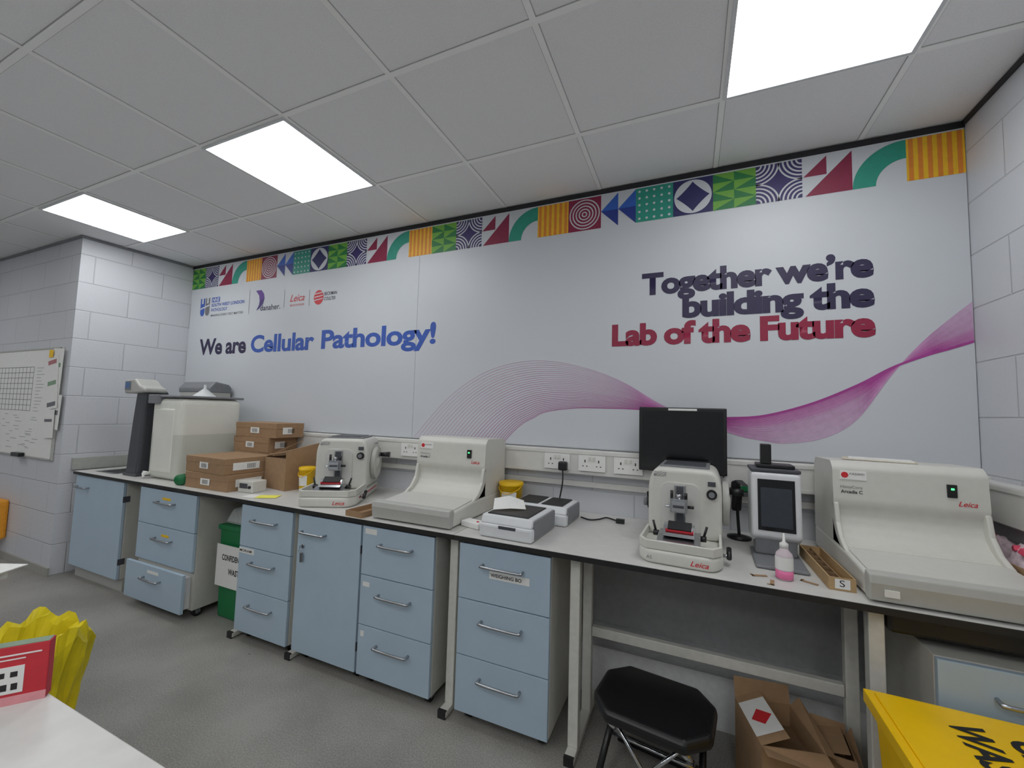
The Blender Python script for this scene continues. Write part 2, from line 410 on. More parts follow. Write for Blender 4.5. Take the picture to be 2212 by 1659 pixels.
def strip(c,w0,m,y):
    vs=[];fs=[]
    for i,p in enumerate(c):
        d=(c[min(i+1,len(c)-1)]-c[max(i-1,0)]); d.normalize(); nn=Vector((-d.z,0,d.x))*w0/2
        for q in (p-nn,p+nn):
            x=min(-.004,q.x); z=max(1.1365,q.z); vs.append((x,y,z-OZ))
    for i in range(len(c)-1): fs.append((2*i,2*i+2,2*i+3,2*i+1))
    rb.add(vs,fs,m)
def fillb(k0,k1,u0,u1,m,y):
    vs=[];fs=[]
    for i in range(k0,k1+1):
        for u in (u0,u1):
            p=Bc[i].lerp(A[i],u); vs.append((min(-.004,p.x),y,max(1.1365,p.z)-OZ))
    for i in range(k1-k0): fs.append((2*i,2*i+2,2*i+3,2*i+1))
    rb.add(vs,fs,m)
k0=8*8+2
fillb(k0,n-1,0,1,fill2,-.0086)
fillb(k0,n-1,0,.3,fillm,-.0088)
NL=28
cols=[mat('ribbon_line_%d'%i,c,.5) for i,c in enumerate([(166,62,142),(176,84,154),(184,104,166),(190,124,176),(196,142,186)])]
for k in range(NL):
    u=(k/(NL-1))**1.2
    c=[Bc[i].lerp(A[i],u) for i in range(n)]
    strip(c,.0027 if u<.35 else .0022,cols[min(4,int(u*5))],-.0090-.000008*k)
for k in range(4):
    c=[Bc[i]+Vector((0,0,.0026*k)) for i in range(8*8,n)]
    strip(c,.0026,mat('ribbon_core',(164,60,142),.5),-.0094-.000008*k)
rb.obj('ribbon_graphic',mu)
# ------------------------------------------------------------ trunking + sockets
tr=thing('cable_trunking','white plastic dado cable trunking along the wall under the mural','cable trunking',(0,0,.99))
MB().box(-4.2,0,-.06,-.001,0,.133,trunkm).obj('cover',tr,bevel=.004)
MB().box(-4.2,0,-.064,-.06,.112,.128,trunkm).obj('rail',tr); MB().box(-4.2,0,-.064,-.06,.004,.018,trunkm).obj('rail',tr)
tr=thing('cable_trunking','white plastic dado cable trunking running along the block side wall','cable trunking',(0,0,.97))
MB().box(-.06,-.001,-3.5,-.066,0,.14,trunkm).obj('cover',tr,bevel=.004)
MB().box(-.064,-.06,-3.5,-.066,.118,.133,trunkm).obj('rail',tr)
S0=thing('wall_socket','white double mains socket mounted on the dado trunking','socket',(-1.76,-.0642,1.056),0,'double sockets along the trunking')
hl=MB(); hl.box(-.073,.073,-.008,0,-.042,.042,paper)
for s_ in (-.037,.037):
    hl.box(s_-.003,s_+.003,-.0086,-.0078,.004,.018,inkblack); hl.box(s_-.014,s_-.007,-.0086,-.0078,-.018,-.013,inkblack); hl.box(s_+.007,s_+.014,-.0086,-.0078,-.018,-.013,inkblack)
hl.obj('face_plate',S0)
for s_ in (-.012,.012): MB().box(s_-.006,s_+.006,-.013,-.008,.014,.034,offw).obj('switch',S0,bevel=.001)
for x in (-1.565,-1.375,-2.76,-2.60,-.98,-3.9): copy_thing(S0,(x,-.0642,1.056))
# ------------------------------------------------------------ worktops
BZ=.78; BF=-.71
def worktop(x0,x1,label):
    e=thing('worktop',label,'worktop',((x0+x1)/2,0,BZ-.0225)); c=(x0+x1)/2
    MB().box(x0-c,x1-c,BF,-.002,0,.0205,blackedge).obj('edge',e,'black worktop edge and core')
    MB().box(x0-c+.0005,x1-c-.0005,BF+.001,-.0025,.0205,.022,bench_top).obj('surface',e)
    return e
wt=worktop(-5.40,-4.502,'grey laminate sink worktop with black edge over the tall cupboard')
worktop(-4.50,-2.03,'long pale laminate bench worktop with black edge')
worktop(-2.028,-.003,'long pale laminate bench worktop with black edge carrying the lab equipment')
s=MB(); c=-4.951
s.box(-5.27-c,-4.99-c,-.64,-.22,.0220,.0222,steel)
s.box(-5.25-c,-5.01-c,-.61,-.25,.02215,.0223,blackedge)
s.obj('sink_basin',wt,'steel inset sink basin',bevel=.0)
up=mat('upstand_grey',(170,172,165),.5)
u=MB(); u.prism([(-5.416,-.02),(-5.40,-.02),(-5.452,-.70),(-5.478,-.70)],'z',BZ+.0005,BZ+.09,up); u.obj('splashback',label='grey laminate splashback upstand along the block wall',cat_='splashback')
# bench supports
def frame(x,lab='white square-tube C-shaped steel stand holding up the bench'):
    e=thing('bench_support',lab,'bench support',(x,0,0),0,'steel supports under the bench')
    MB().box(-.02,.02,-.645,-.605,.03,.756,frame_white).obj('leg',e,bevel=.003)
    MB().box(-.02,.02,-.42,-.385,.03,.756,frame_white).obj('leg',e,bevel=.003)
    MB().box(-.02,.02,-.70,-.27,.005,.03,frame_white).obj('foot_bar',e,bevel=.003)
    MB().box(-.019,.019,-.703,-.69,.0,.034,blackedge).obj('end_cap',e)
    return e
F0=frame(-1.50)
for x in (-3.475,-3.0075,-2.06,-.555): copy_thing(F0,(x,0,0))
MB().box(-1.478,-.577,-.418,-.388,.345,.385,frame_white).obj('cross_rail',label='white square steel cross rail joining the bench supports',cat_='bench rail',bevel=.003)
# ------------------------------------------------------------ cabinets
CF=-.70
def castor(e,x,y):
    c_=MB(); c_.cyl((x-.012,y,.027),(x+.012,y,.027),.027,black,seg=20); c_.cyl((x-.0125,y,.027),(x+.0125,y,.027),.012,midg,seg=12)
    c_.box(x-.018,x-.014,y-.014,y+.014,.022,.052,midg); c_.box(x+.014,x+.018,y-.014,y+.014,.022,.052,midg); c_.box(x-.018,x+.018,y-.018,y+.018,.048,.053,midg)
    c_.obj('castor',e)
def handle(e,x0,x1,y,z):
    MB().tube([(x0,y,z),(x0,y-.018,z),(x0+.012,y-.03,z),(x1-.012,y-.03,z),(x1,y-.018,z),(x1,y,z)],.0058,steel,10,3).obj('handle',e,'brushed steel bow handle')
def sticker(e,x0,x1,y,z0,z1,m,body=None,tm=None,w=None):
    MB().box(x0,x1,y-.0012,y,z0,z1,m).obj('label_strip',e)
    if body: text(body,e,(x0+.006,y-.0016,z0+(z1-z0)*.28),w or (x1-x0-.012),(z1-z0)*.45,tm or inkblack,bold=.02)
def drawers(x0,x1,label,top=.75,openz=None,labels={},depth=.55):
    w=x1-x0; c=(x0+x1)/2
    e=thing('drawer_cabinet',label,'drawer cabinet',(c,CF,0))
    hw=w/2; b0=.055
    MB().box(-hw,hw,.02,depth,b0,top,beige).obj('body',e,bevel=.002)
    H=(top-b0)/3
    for k in range(3):
        z0=b0+k*H+.002; z1=b0+(k+1)*H-.002
        dy=-.045 if openz==k else 0
        d=MB().box(-hw+.001,hw-.001,dy,dy+.018,z0,z1,blue)
        if dy: d.box(-hw+.03,hw-.03,dy+.018,.0199,z0+.01,z1-.03,white)
        d=d.obj('drawer',e,'pale blue laminate drawer front',bevel=.0015)
        handle(d,-.09,.09,dy,z1-.075 if H>.2 else z1-.05)
        if k in labels:
            lx0,lx1,lz0,lz1,m_,bd_,ww=labels[k]; sticker(d,lx0,lx1,dy,z1+lz0,z1+lz1,m_,bd_,None,ww)
    for x in (-hw+.04,hw-.04):
        for y in (.07,depth-.07): castor(e,x,y)
    return e
def doorcab(x0,x1,label,top=.75,plinth=False,keys=False):
    w=x1-x0; c=(x0+x1)/2; hw=w/2
    e=thing('cupboard',label,'cupboard',(c,CF,0)); b0=.09 if plinth else .055
    MB().box(-hw,hw,.02,.6,b0,top,beige).obj('body',e,bevel=.002)
    d=MB().box(-hw+.001,hw-.001,0,.018,b0+.002,top-.002,blue).obj('door',e,'pale blue laminate door',bevel=.0015)
    handle(d,-hw+.035,-hw+.20,0,top-.085)
    if plinth: MB().box(-hw+.01,hw-.002,.04,.58,0,b0,offd).obj('plinth',e)
    else:
        for x in (-hw+.04,hw-.04):
            for y in (.07,.48): castor(e,x,y)
    for z in (b0+.12,top-.12): MB().box(hw-.0005,hw+.003,.0,.04,z-.02,z+.02,darkg).obj('hinge',e)
    if keys:
        k=MB(); k.cyl((-hw+.045,0,top-.16),(-hw+.045,-.006,top-.16),.011,chrome,seg=18); k.box(-hw+.043,-hw+.047,-.022,-.006,top-.168,top-.152,chrome)
        k.tube([(-hw+.045,-.02,top-.165),(-hw+.038,-.02,top-.18),(-hw+.045,-.018,top-.195),(-hw+.052,-.02,top-.18),(-hw+.045,-.02,top-.165)],.0012,chrome,6,3)
        k.box(-hw+.036,-hw+.046,-.012,-.009,top-.24,top-.195,steel); k.box(-hw+.048,-hw+.056,-.012,-.009,top-.235,top-.19,steel)
        k.obj('key',d,'small steel keys hanging from the lock')
    return e
doorcab(-5.37,-4.70,'tall pale blue door cupboard with grey plinth beside the block wall',.756,True)
drawers(-4.49,-3.87,'wide pale blue three-drawer cabinet on castors, bottom drawer ajar',.75,0,labels={0:(-.06,.06,-.045,-.028,paper,None,None),2:(-.05,.04,-.06,-.045,yellow,None,None),1:(-.03,.05,-.06,-.045,yellow,None,None)},depth=.58)
drawers(-3.445,-3.03,'pale blue three-drawer cabinet on castors beside the green bin',.75,labels={1:(-.205,-.08,-.035,-.006,paper,'MORIAM',.10)})
doorcab(-2.985,-2.555,'pale blue single-door cabinet on castors with keys in lock',.75,False,True)
drawers(-2.545,-2.13,'pale blue three-drawer cabinet with small white stickers',.75,labels={2:(-.19,-.12,-.035,-.010,paper,None,None),1:(-.19,-.15,-.05,-.03,paper,None,None),0:(-.19,-.17,-.05,-.025,paper,None,None)})
drawers(-2.0,-1.585,'pale blue three-drawer cabinet with a printed weighing label',.75,labels={2:(-.06,.12,-.125,-.095,paper,'WEIGHING BO',.14)})
drawers(-.44,-.02,'low pale blue drawer cabinet under the bench end',.66)
MB().box(-.53,-.02,-.66,-.25,.69,.756,black).obj('under_bench_tray',label='black tray mounted beneath the bench worktop',cat_='tray',bevel=.01)
# ------------------------------------------------------------ embedding stations
def station(loc,rot,label):
    e=thing('embedding_station',label,'laboratory machine',loc,rot)
    h=.22
    slab=[(-.312,.004),(-.318,.05),(-.31,.072),(-.10,.088),(.27,.092),(.27,.004)]
    MB().prism(slab,'x',-h,h,offw).obj('base',e,bevel=.010,seg=3)
    MB().prism([(-.328,.006),(-.336,.060),(-.330,.086),(-.296,.090),(-.290,.070),(-.295,.006)],'x',-h-.004,h+.004,offd).obj('front_bumper',e,'grey front bumper with raised lip',bevel=.006,seg=3)
    MB().prism([(-.286,.0745),(-.09,.0895),(-.09,.0935),(-.286,.0785)],'x',-h+.014,h-.014,plate).obj('work_plate',e,'flat pale work plate')
    hood=[(-.065,.088),(-.035,.100),(-.005,.122),(.018,.152),(.028,.185),(.026,.212),(.016,.228),(.012,.245),(.020,.365),(.045,.39),(.25,.385),(.272,.36),(.272,.088)]
    MB().prism(rnd(hood,.010,3),'x',-h+.002,h-.002,offw).obj('hood',e,bevel=.007,seg=3)
    # side cheeks framing the recessed throat
    for sx in (-1,1):
        x0,x1=(sx*h-.002*sx, sx*(h-.018))
        MB().prism([(-.105,.086),(-.045,.118),(-.008,.165),(.008,.235),(.03,.235),(.03,.086)],'x',min(x0,x1),max(x0,x1),offw).obj('side_cheek',e,bevel=.005,seg=3)
    yF=.0125
    MB().box(.108,.134,yF-.003,yF+.014,.285,.33,black).obj('power_switch',e,bevel=.002)
    MB().box(.117,.125,yF-.0045,yF-.003,.312,.318,ledg).obj('indicator_light',e)
    MB().prism([(.0145,.322),(.0165,.354),(.022,.354),(.022,.322)],'x',-.195,-.115,paper).cyl((-.181,.0165,.339),(-.181,.0142,.339),.011,inkred,seg=20).obj('label_strip',e)
    text('PASSED',e,(-.166,.0140,.341),.045,.006,inkblack)
    text('HistoCore',e,(-.195,.0120,.290),.066,.010,inkgrey)
    text('Arcadia C',e,(-.195,.0115,.272),.066,.011,inkblack,bold=.02)
    text('Leica',e,(.135,.0110,.258),.05,.017,inkred,shear=.35,bold=.01)
    return e
a1=station((-2.295,-.345,BZ),0,'off-white cold plate embedding station with hood beside the microtome')
a2=station((-.36,-.36,BZ),0,'off-white cold plate embedding station at the bench end, papers on top')
MB().box(-.19,-.155,-.3385,-.334,.025,.045,paper).obj('label_strip',a2)
# ------------------------------------------------------------ microtomes
def microtome(loc,rot,label,s_=1.0):
    e=thing('microtome',label,'microtome',loc,rot); e.scale=(s_,)*3
    base=[(-.145,-.225),(-.115,-.275),(.115,-.275),(.145,-.225),(.145,.23),(-.145,.23)]
    MB().prism(rnd(base,.03),'z',.0,.05,offw,smooth=True).obj('base',e,bevel=.012,seg=3)
    t=MB()
    t.prism([(-.142,-.03),(-.142,-.23),(-.115,-.270),(.115,-.270),(.142,-.23),(.142,-.03),(.132,-.03),(.132,-.225),(.109,-.260),(-.109,-.260),(-.132,-.225),(-.132,-.03)],'z',.05,.082,offw)
    t.obj('waste_tray',e,bevel=.003)
    body=[(-.135,.05),(.145,.05),(.145,.262),(.122,.325),(-.112,.325),(-.135,.262)]
    MB().prism(rnd(body,.03,5),'y',-.055,.23,offw,smooth=True).obj('housing',e,bevel=.016,seg=4)
    MB().prism(rnd([(-.085,.05),(.065,.05),(.065,.250),(.045,.270),(-.065,.270),(-.085,.250)],.02),'y',-.060,-.054,plate,smooth=True).obj('front_panel',e,'recessed pale grey front panel',bevel=.002)
    MB().box(-.095,.10,.0,.205,.3252,.333,midg).box(-.080,.085,.015,.185,.333,.336,darkg).obj('top_tray',e,'grey rubber top tray',bevel=.004)
    MB().box(-.030,.012,-.070,-.059,.105,.262,steel).box(-.022,.004,-.076,-.070,.11,.257,darkg).obj('slide_rail',e,'steel vertical slide rail',bevel=.002)
    h=MB(); h.cyl((-.01,-.072,.185),(-.01,-.105,.185),.028,steel,seg=24); h.box(-.042,.022,-.118,-.100,.160,.214,steel); h.box(-.034,.014,-.136,-.118,.168,.206,chrome); h.box(-.030,.010,-.139,-.136,.182,.192,darkg)
    h.cyl((-.036,-.11,.214),(-.036,-.11,.245),.006,black,seg=12); h.cyl((.016,-.11,.214),(.016,-.11,.238),.006,black,seg=12); h.cyl((.022,-.11,.185),(.045,-.11,.185),.006,black,seg=12); h.cyl((-.042,-.11,.18),(-.062,-.11,.18),.005,chrome,seg=12)
    h.cyl((-.01,-.11,.214),(-.01,-.11,.232),.010,steel,seg=16)
    h.obj('specimen_clamp',e,'polished steel specimen clamp')
    k=MB(); k.prism([(-.235,.05),(-.225,.072),(-.175,.088),(-.10,.088),(-.09,.05)],'x',-.080,.070,steel)
    k.prism([(-.205,.088),(-.165,.120),(-.135,.124),(-.110,.088)],'x',-.060,.050,chrome)
    k.box(-.088,.078,-.248,-.236,.050,.070,chrome); k.box(-.065,.055,-.2505,-.248,.056,.061,darkg)
    k.obj('blade_holder',e,'steel blade holder')
    for x in (-.090,.080): MB().cyl((x-.010,-.155,.082),(x+.010,-.155,.082),.011,black,seg=14).cyl((x,-.155,.085),(x+(.012 if x>0 else -.012),-.15,.128),.0045,black,seg=8).obj('clamp_lever',e,'black clamping lever')
    MB().prism([(-.186,.112),(-.150,.134),(-.147,.129),(-.183,.107)],'x',-.045,.040,black).obj('blade_guard',e,'black blade guard')
    MB().box(-.052,.047,-.193,-.188,.103,.109,redp).box(-.052,-.047,-.190,-.150,.106,.111,redp).box(.042,.047,-.190,-.150,.106,.111,redp).obj('guard_rim',e,'thin red finger guard rim')
    kn=MB(); kn.cyl((.108,-.05,.235),(.108,-.070,.235),.019,black,seg=24); kn.cyl((.108,-.070,.235),(.108,-.077,.235),.011,midg,seg=18); kn.box(.094,.122,-.059,-.054,.266,.284,darkg)
    kn.obj('adjustment_knob',e)
    wx=.146
    w_=MB(); w_.lathe([(0,0),(.080,0),(.090,.006),(.090,.020),(.082,.026),(.072,.020),(.034,.018),(.030,.030),(0,.032)],offw,seg=40,M=Matrix.Translation((wx,.09,.180))@Matrix.Rotation(math.radians(90),4,'Y'))
    w_.obj('hand_wheel',e,'large off-white hand wheel')
    w2=MB(); w2.lathe([(.0905,.002),(.0925,.012),(.0905,.023)],offd,seg=40,M=Matrix.Translation((wx,.09,.180))@Matrix.Rotation(math.radians(90),4,'Y')); w2.obj('wheel_rim',e)
    MB().cyl((wx+.018,.13,.225),(wx+.028,.13,.225),.013,midg,seg=14).cyl((wx+.028,.13,.225),(wx+.082,.13,.225),.012,black,r1=.016,seg=16).obj('wheel_handle',e,'black crank handle')
    MB().cyl((-.134,.07,.155),(-.152,.07,.155),.028,black,seg=22).cyl((-.152,.07,.155),(-.170,.07,.155),.018,midg,seg=20).cyl((-.150,.07,.165),(-.150,.05,.200),.006,black,seg=8).obj('coarse_wheel',e,'black side wheel')
    kb=MB(); kb.cyl((.145,-.16,.035),(.165,-.16,.035),.006,steel,seg=8); kb.cyl((.165,-.17,.03),(.165,-.13,.055),.009,black,seg=10); kb.obj('lever',e)
    text('Leica',e,(.04,-.2765,.014),.06,.018,inkred,shear=.35,bold=.01)
    text('HistoCore',e,(-.112,-.0565,.303),.05,.008,inkgrey)
    text('BIOCUT',e,(-.112,-.0565,.290),.05,.010,inkgrey,bold=.02)
    return e
m1=microtome((-3.025,-.372,BZ),28,'off-white rotary microtome angled on the bench beside cardboard boxes',1.08)
m2=microtome((-1.105,-.39,BZ),-3,'off-white rotary microtome standing before the black monitor')
text('AS',m2,(-.11,-.2765,.016),.02,.012,inkgrey)
text('BIOCUT',m1,(.1462,.10,.285),.07,.011,inkgrey,u=(0,1,0),bold=.02)
MB().box(.1445,.1465,-.18,.18,.030,.036,redp).obj('red_stripe',m1)
# ------------------------------------------------------------ monitor
mo=thing('monitor','black flat-screen monitor on stand behind the microtome','monitor',(-1.118,-.0,BZ),0)
MB().box(-.199,.199,-.112,-.088,.268,.586,black).box(-.12,.12,-.088,-.070,.33,.52,black).obj('screen_housing',mo,bevel=.005)
MB().box(-.184,.184,-.1135,-.1122,.288,.568,screen).obj('screen',mo,'dark switched-off glossy screen')
MB().box(-.06,.07,-.1145,-.1138,.571,.581,paper).obj('label_strip',mo)
MB().box(-.025,.025,-.095,-.070,.01,.35,black).obj('stand_neck',mo,bevel=.004)
MB().box(-.12,.12,-.13,-.01,0,.012,black).obj('stand_base',mo,bevel=.004)
# ------------------------------------------------------------ slide printer terminal
sp=thing('cassette_printer','white upright printer terminal with black touchscreen and dark top','printer',(-.770,-.33,BZ),-2)
MB().box(-.082,.082,-.20,.05,0,.012,midg).box(-.07,.07,-.05,.04,.012,.10,midg).obj('foot',sp,'silver grey foot plate',bevel=.008)
MB().prism([(-.075,.085),(-.060,.33),(.09,.33),(.09,.06),(-.03,.06)],'x',-.084,.084,white).obj('housing',sp,bevel=.012,seg=3)
MB().prism([(-.0765,.110),(-.0635,.305),(-.060,.305),(-.072,.110)],'x',-.062,.062,screen).obj('touch_screen',sp,'black touchscreen')
MB().prism([(-.0768,.125),(-.0642,.292),(-.063,.292),(-.0755,.125)],'x',-.052,.052,mat('screen_grey',(50,56,64),.2)).obj('display',sp)
MB().box(-.085,.085,-.055,.09,.331,.345,darkg).box(-.06,.07,-.03,.07,.345,.36,black).obj('top_cover',sp,'dark grey top cover',bevel=.004)
MB().box(-.045,-.008,-.02,.02,.36,.44,black).obj('camera_module',sp,bevel=.003)
# ------------------------------------------------------------ small printers
def lprinter(loc,rot,w,d,h,label,slots):
    e=thing('label_printer',label,'printer',loc,rot)
    MB().box(-w/2,w/2,-d/2,d/2,0,h*.62,white).obj('base',e,bevel=.012,seg=3)
    MB().prism([(-d/2+.004,h*.6),(-d/2+.02,h*.98),(d/2-.03,h),(d/2-.004,h*.6)],'x',-w/2+.004,w/2-.004,white).obj('lid',e,bevel=.008,seg=3)
    MB().box(w/2-.012,w/2+.003,-d/2+.025,d/2-.02,.008,h*.92,midg).obj('side_panel',e,'grey side panel',bevel=.006)
    if slots==1: MB().box(-w/2+.025,w/2-.03,-d/2+.03,d/2-.05,h*.96,h*1.04,black).obj('paper_slot',e,bevel=.004); MB().box(-.03,.05,-d/2-.001,-d/2+.002,h*.45,h*.58,darkg).obj('button_panel',e)
    else:
        MB().box(-w/2+.02,-.01,-d/2+.03,d/2-.04,h*.96,h*1.05,black).obj('paper_slot',e,bevel=.004); MB().box(.01,w/2-.03,-d/2+.03,d/2-.04,h*.96,h*1.05,black).obj('paper_slot',e,bevel=.004)
    return e
lprinter((-1.795,-.525,BZ),-2,.25,.30,.095,'white label printer with black top and loose papers on it',1)
lprinter((-1.765,-.24,BZ),-2,.30,.24,.09,'white label printer with two black slots and grey side',2)
pp=MB(); pp.add([(-.08,-.06,0),(0,-.06,.006),(.07,-.05,0),(-.07,.04,.03),(.0,.04,.042),(.07,.045,.02)],[(0,1,4,3),(1,2,5,4)],paper,True)
pp.obj('paper_sheet',label='curled white paper slips on the label printer',cat_='paper',loc=(-1.85,-.51,BZ+.101),rot=28)
pw=thing('power_adapter','small white plug-in adapter box on the bench','adapter',(-2.01,-.56,BZ),-15)
MB().box(-.055,.055,-.03,.03,0,.028,paper).obj('body',pw,bevel=.005); MB().cyl((.03,-.005,.028),(.03,-.005,.031),.006,inkred,seg=12).obj('button',pw)
pl=thing('power_cable','black mains plug with cable running from socket to bench','power cable',(-1.72,-.073,1.03))
MB().box(-.024,.024,-.035,0,-.02,.028,black).obj('plug',pl,bevel=.008,seg=3)
MB().tube([(0,-.02,-.02),(.002,-.024,-.08),(-.006,-.028,-.14),(-.018,-.03,-.20),(-.03,-.03,-.243)],.004,black,8,5).obj('cord',pl)
MB().tube([(-.06,.0,.005),(-.01,-.03,.005),(.03,.0,.005),(.06,.05,.006),(.10,.03,.006),(.13,.0,.008)],.004,black,8,5).box(.12,.16,-.012,.012,.0,.02,black).obj('power_cable',label='black cable end lying on the bench beside the printers',cat_='power cable',loc=(-1.54,-.15,BZ+.001))
# hand scanner with stand
hs=thing('barcode_scanner','black handheld barcode scanner on a round stand','barcode scanner',(-.875,-.135,BZ),20)
MB().lathe([(0,0),(.05,0),(.05,.008),(.015,.016),(0,.016)],black).tube([(0,0,.01),(0,.01,.08),(0,.015,.16),(0,.0,.21)],.007,black,8,5).obj('stand',hs)
MB().prism([(-.06,.215),(-.055,.245),(.0,.26),(.035,.25),(.04,.225),(.03,.21),(.035,.12),(.015,.115),(.0,.205)],'x',-.02,.02,black).obj('scanner_body',hs,bevel=.008,seg=3)
MB().box(-.02,.02,-.062,-.058,.22,.242,green).obj('scan_window',hs)
MB().tube([(.0,0,.0),(.04,.01,.03),(.06,-.02,.06),(.04,-.03,.11),(.0,.0,.13),(-.01,.01,.06),(.02,-.03,.01),(.07,-.02,.004)],.003,black,8,6).obj('power_cable',label='loose coiled black cable beside the barcode scanner',cat_='cable',loc=(-.80,-.14,BZ+.004))
# wash bottle
wb=thing('squeeze_bottle','small clear squeeze bottle of pink liquid with white label','bottle',(-.785,-.60,BZ))
MB().lathe([(0,0),(.024,0),(.026,.006),(.026,.075),(.024,.085),(.013,.098),(.012,.105),(0,.105)],mat('bottle_clear',(240,225,232),.25,0,.02,10,0,1,.3)).obj('bottle_body',wb)
MB().lathe([(0,.001),(.0262,.004),(.0266,.02),(.0262,.032),(0,.032)],pink).obj('liquid',wb,'pink liquid')
MB().lathe([(.0266,.034),(.0268,.036),(.0268,.074),(.0266,.076)],paper).obj('label_strip',wb)
MB().lathe([(0,.104),(.013,.104),(.013,.118),(.005,.124),(.002,.152),(0,.152)],paper).obj('nozzle_cap',wb,'white nozzle cap')
def tray(loc,rot,w,d,h,label,div=3,letter=None,mm=kraft):
    e=thing('cardboard_tray',label,'tray',loc,rot); t=.004
    b=MB().box(-w/2,w/2,-d/2,d/2,0,t,mm).box(-w/2,-w/2+t,-d/2,d/2,t,h,mm).box(w/2-t,w/2,-d/2,d/2,t,h,mm).box(-w/2+t,w/2-t,-d/2,-d/2+t,t,h,mm).box(-w/2+t,w/2-t,d/2-t,d/2,t,h,mm)
    b.obj('tray_body',e)
    if div:
        MB().box(-.0015,.0015,-d/2+t,d/2-t,t,h*.85,cardd).obj('divider',e)
    for k in range(div):
        y=-d/2+d*(k+1)/(div+1); MB().box(-w/2+t,-.002,y-.002,y+.002,t,h*.9,cardd).obj('divider',e)
    if letter:
        MB().box(-.02,.02,-d/2-.001,-d/2,.006,h-.004,paper).obj('label_strip',e); text(letter,e,(-.008,-d/2-.0014,.013),.014,.02,inkblack)
    return e
tray((-.636,-.45,BZ),1,.072,.36,.04,'long kraft cardboard slide tray with dividers, letter on its end',5,'S')
tray((-2.605,-.60,BZ),-4,.11,.20,.028,'shallow brown cardboard tray beside the microtome',0,None,card)
for x,y,r in ((-.86,-.61,20),(-.715,-.60,-30),(-.83,-.66,80)):
    MB().box(-.025,.025,-.006,.006,0,.0015,card).box(-.025,-.019,-.006,.014,0,.0015,card).obj('cardboard_scrap',label='tiny brown cardboard offcut lying on the bench',cat_='cardboard scrap',loc=(x,y,BZ+.0005),rot=r,group='cardboard offcuts on the bench')
MB().box(-.11,.11,-.05,.05,0,.004,cream).box(-.09,.10,-.045,.05,.004,.007,paper).obj('envelope',label='cream papers lying on top of the embedding station',cat_='envelope',loc=(-.40,-.22,BZ+.3905),rot=-14)
# corner tray with bags
ct=thing('cardboard_box','open shallow cardboard box with clear bags beside the embedding station','box',(-.069,-.36,BZ),0)
b=MB().box(-.064,.064,-.22,.20,0,.004,card)
for a in ((-.064,-.060,-.22,.20),(.060,.064,-.22,.20),(-.06,.06,-.22,-.216),(-.06,.06,.196,.20)): b.box(*a,.004,.10,card)
b.obj('box_body',ct)
bag=mat('clear_bag_pink',(232,214,222),.15,0,.2,60,.8,1,.35)
bagr=mat('bag_contents_red',(214,66,96),.5,0,.3,60)
for k,(x,y) in enumerate(((0,-.12),(.0,.0),(0,.12))):
    bg=thing('plastic_bag','crumpled clear plastic bag with pink contents in the cardboard box','plastic bag',(-.069+x,-.36+y,BZ+.012),0,'bags in the cardboard box')
    vs=[];fs=[];N=13
    for i in range(N):
        for j in range(N):
            u_,v_=i/(N-1)-.5,j/(N-1)-.5
            z=.055+.085*max(0,math.cos(u_*math.pi)*math.cos(v_*math.pi))+random.uniform(-.008,.010); vs.append((u_*.108,v_*.112,z))
    for i in range(N-1):
        for j in range(N-1): fs.append((i*N+j,(i+1)*N+j,(i+1)*N+j+1,i*N+j+1))
    MB().add(vs,fs,bag,True).obj('bag_film',bg)
    for _ in range(3):
        a=random.uniform(0,3); cx_,cy_=random.uniform(-.02,.02),random.uniform(-.03,.03)
        MB().box(-.02,.02,-.012,.012,0,.02,bagr,M=Matrix.Translation((cx_,cy_,.115))@Matrix.Rotation(a,4,'Z')@Matrix.Rotation(.5,4,'X')).obj('cassette',bg,'pink plastic cassette',bevel=.003)
    MB().box(-.045,.045,-.04,.04,0,.05,bagr).obj('contents',bg,'pink bag contents',bevel=.01)
# ------------------------------------------------------------ yellow tubs
def tub(loc,r,h,label):
    e=thing('sharps_tub',label,'plastic tub',loc)
    MB().lathe([(0,0),(r*.88,0),(r,h*.9),(r*1.03,h*.9),(r*1.03,h*.93)],yellow).obj('tub_body',e)
    MB().lathe([(r*1.05,h*.9),(r*1.05,h),(r*.9,h*1.02),(0,h*1.02)],yellow).obj('lid',e)
    MB().tube([(-r,0,h*.9),(-r*.8,-r*.7,h*.75),(0,-r*1.08,h*.62),(r*.8,-r*.7,h*.75),(r,0,h*.9)],.0025,yellow,6,5).obj('bail_handle',e)
    p=MB()
    for k in range(8):
        a0=math.radians(-120+k*10); a1=math.radians(-110+k*10); rr=r*1.006
        p.add([(rr*.92*math.cos(a0),rr*.92*math.sin(a0),h*.25),(rr*.92*math.cos(a1),rr*.92*math.sin(a1),h*.25),(rr*.98*math.cos(a1),rr*.98*math.sin(a1),h*.68),(rr*.98*math.cos(a0),rr*.98*math.sin(a0),h*.68)],[(0,1,2,3)],paper)
    p.obj('label_strip',e); return e
tub((-2.002,-.145,BZ),.066,.15,'yellow clinical sharps tub with lid and white hazard label')
tub((-3.342,-.36,BZ),.048,.15,'yellow plastic tub standing behind the microtome')
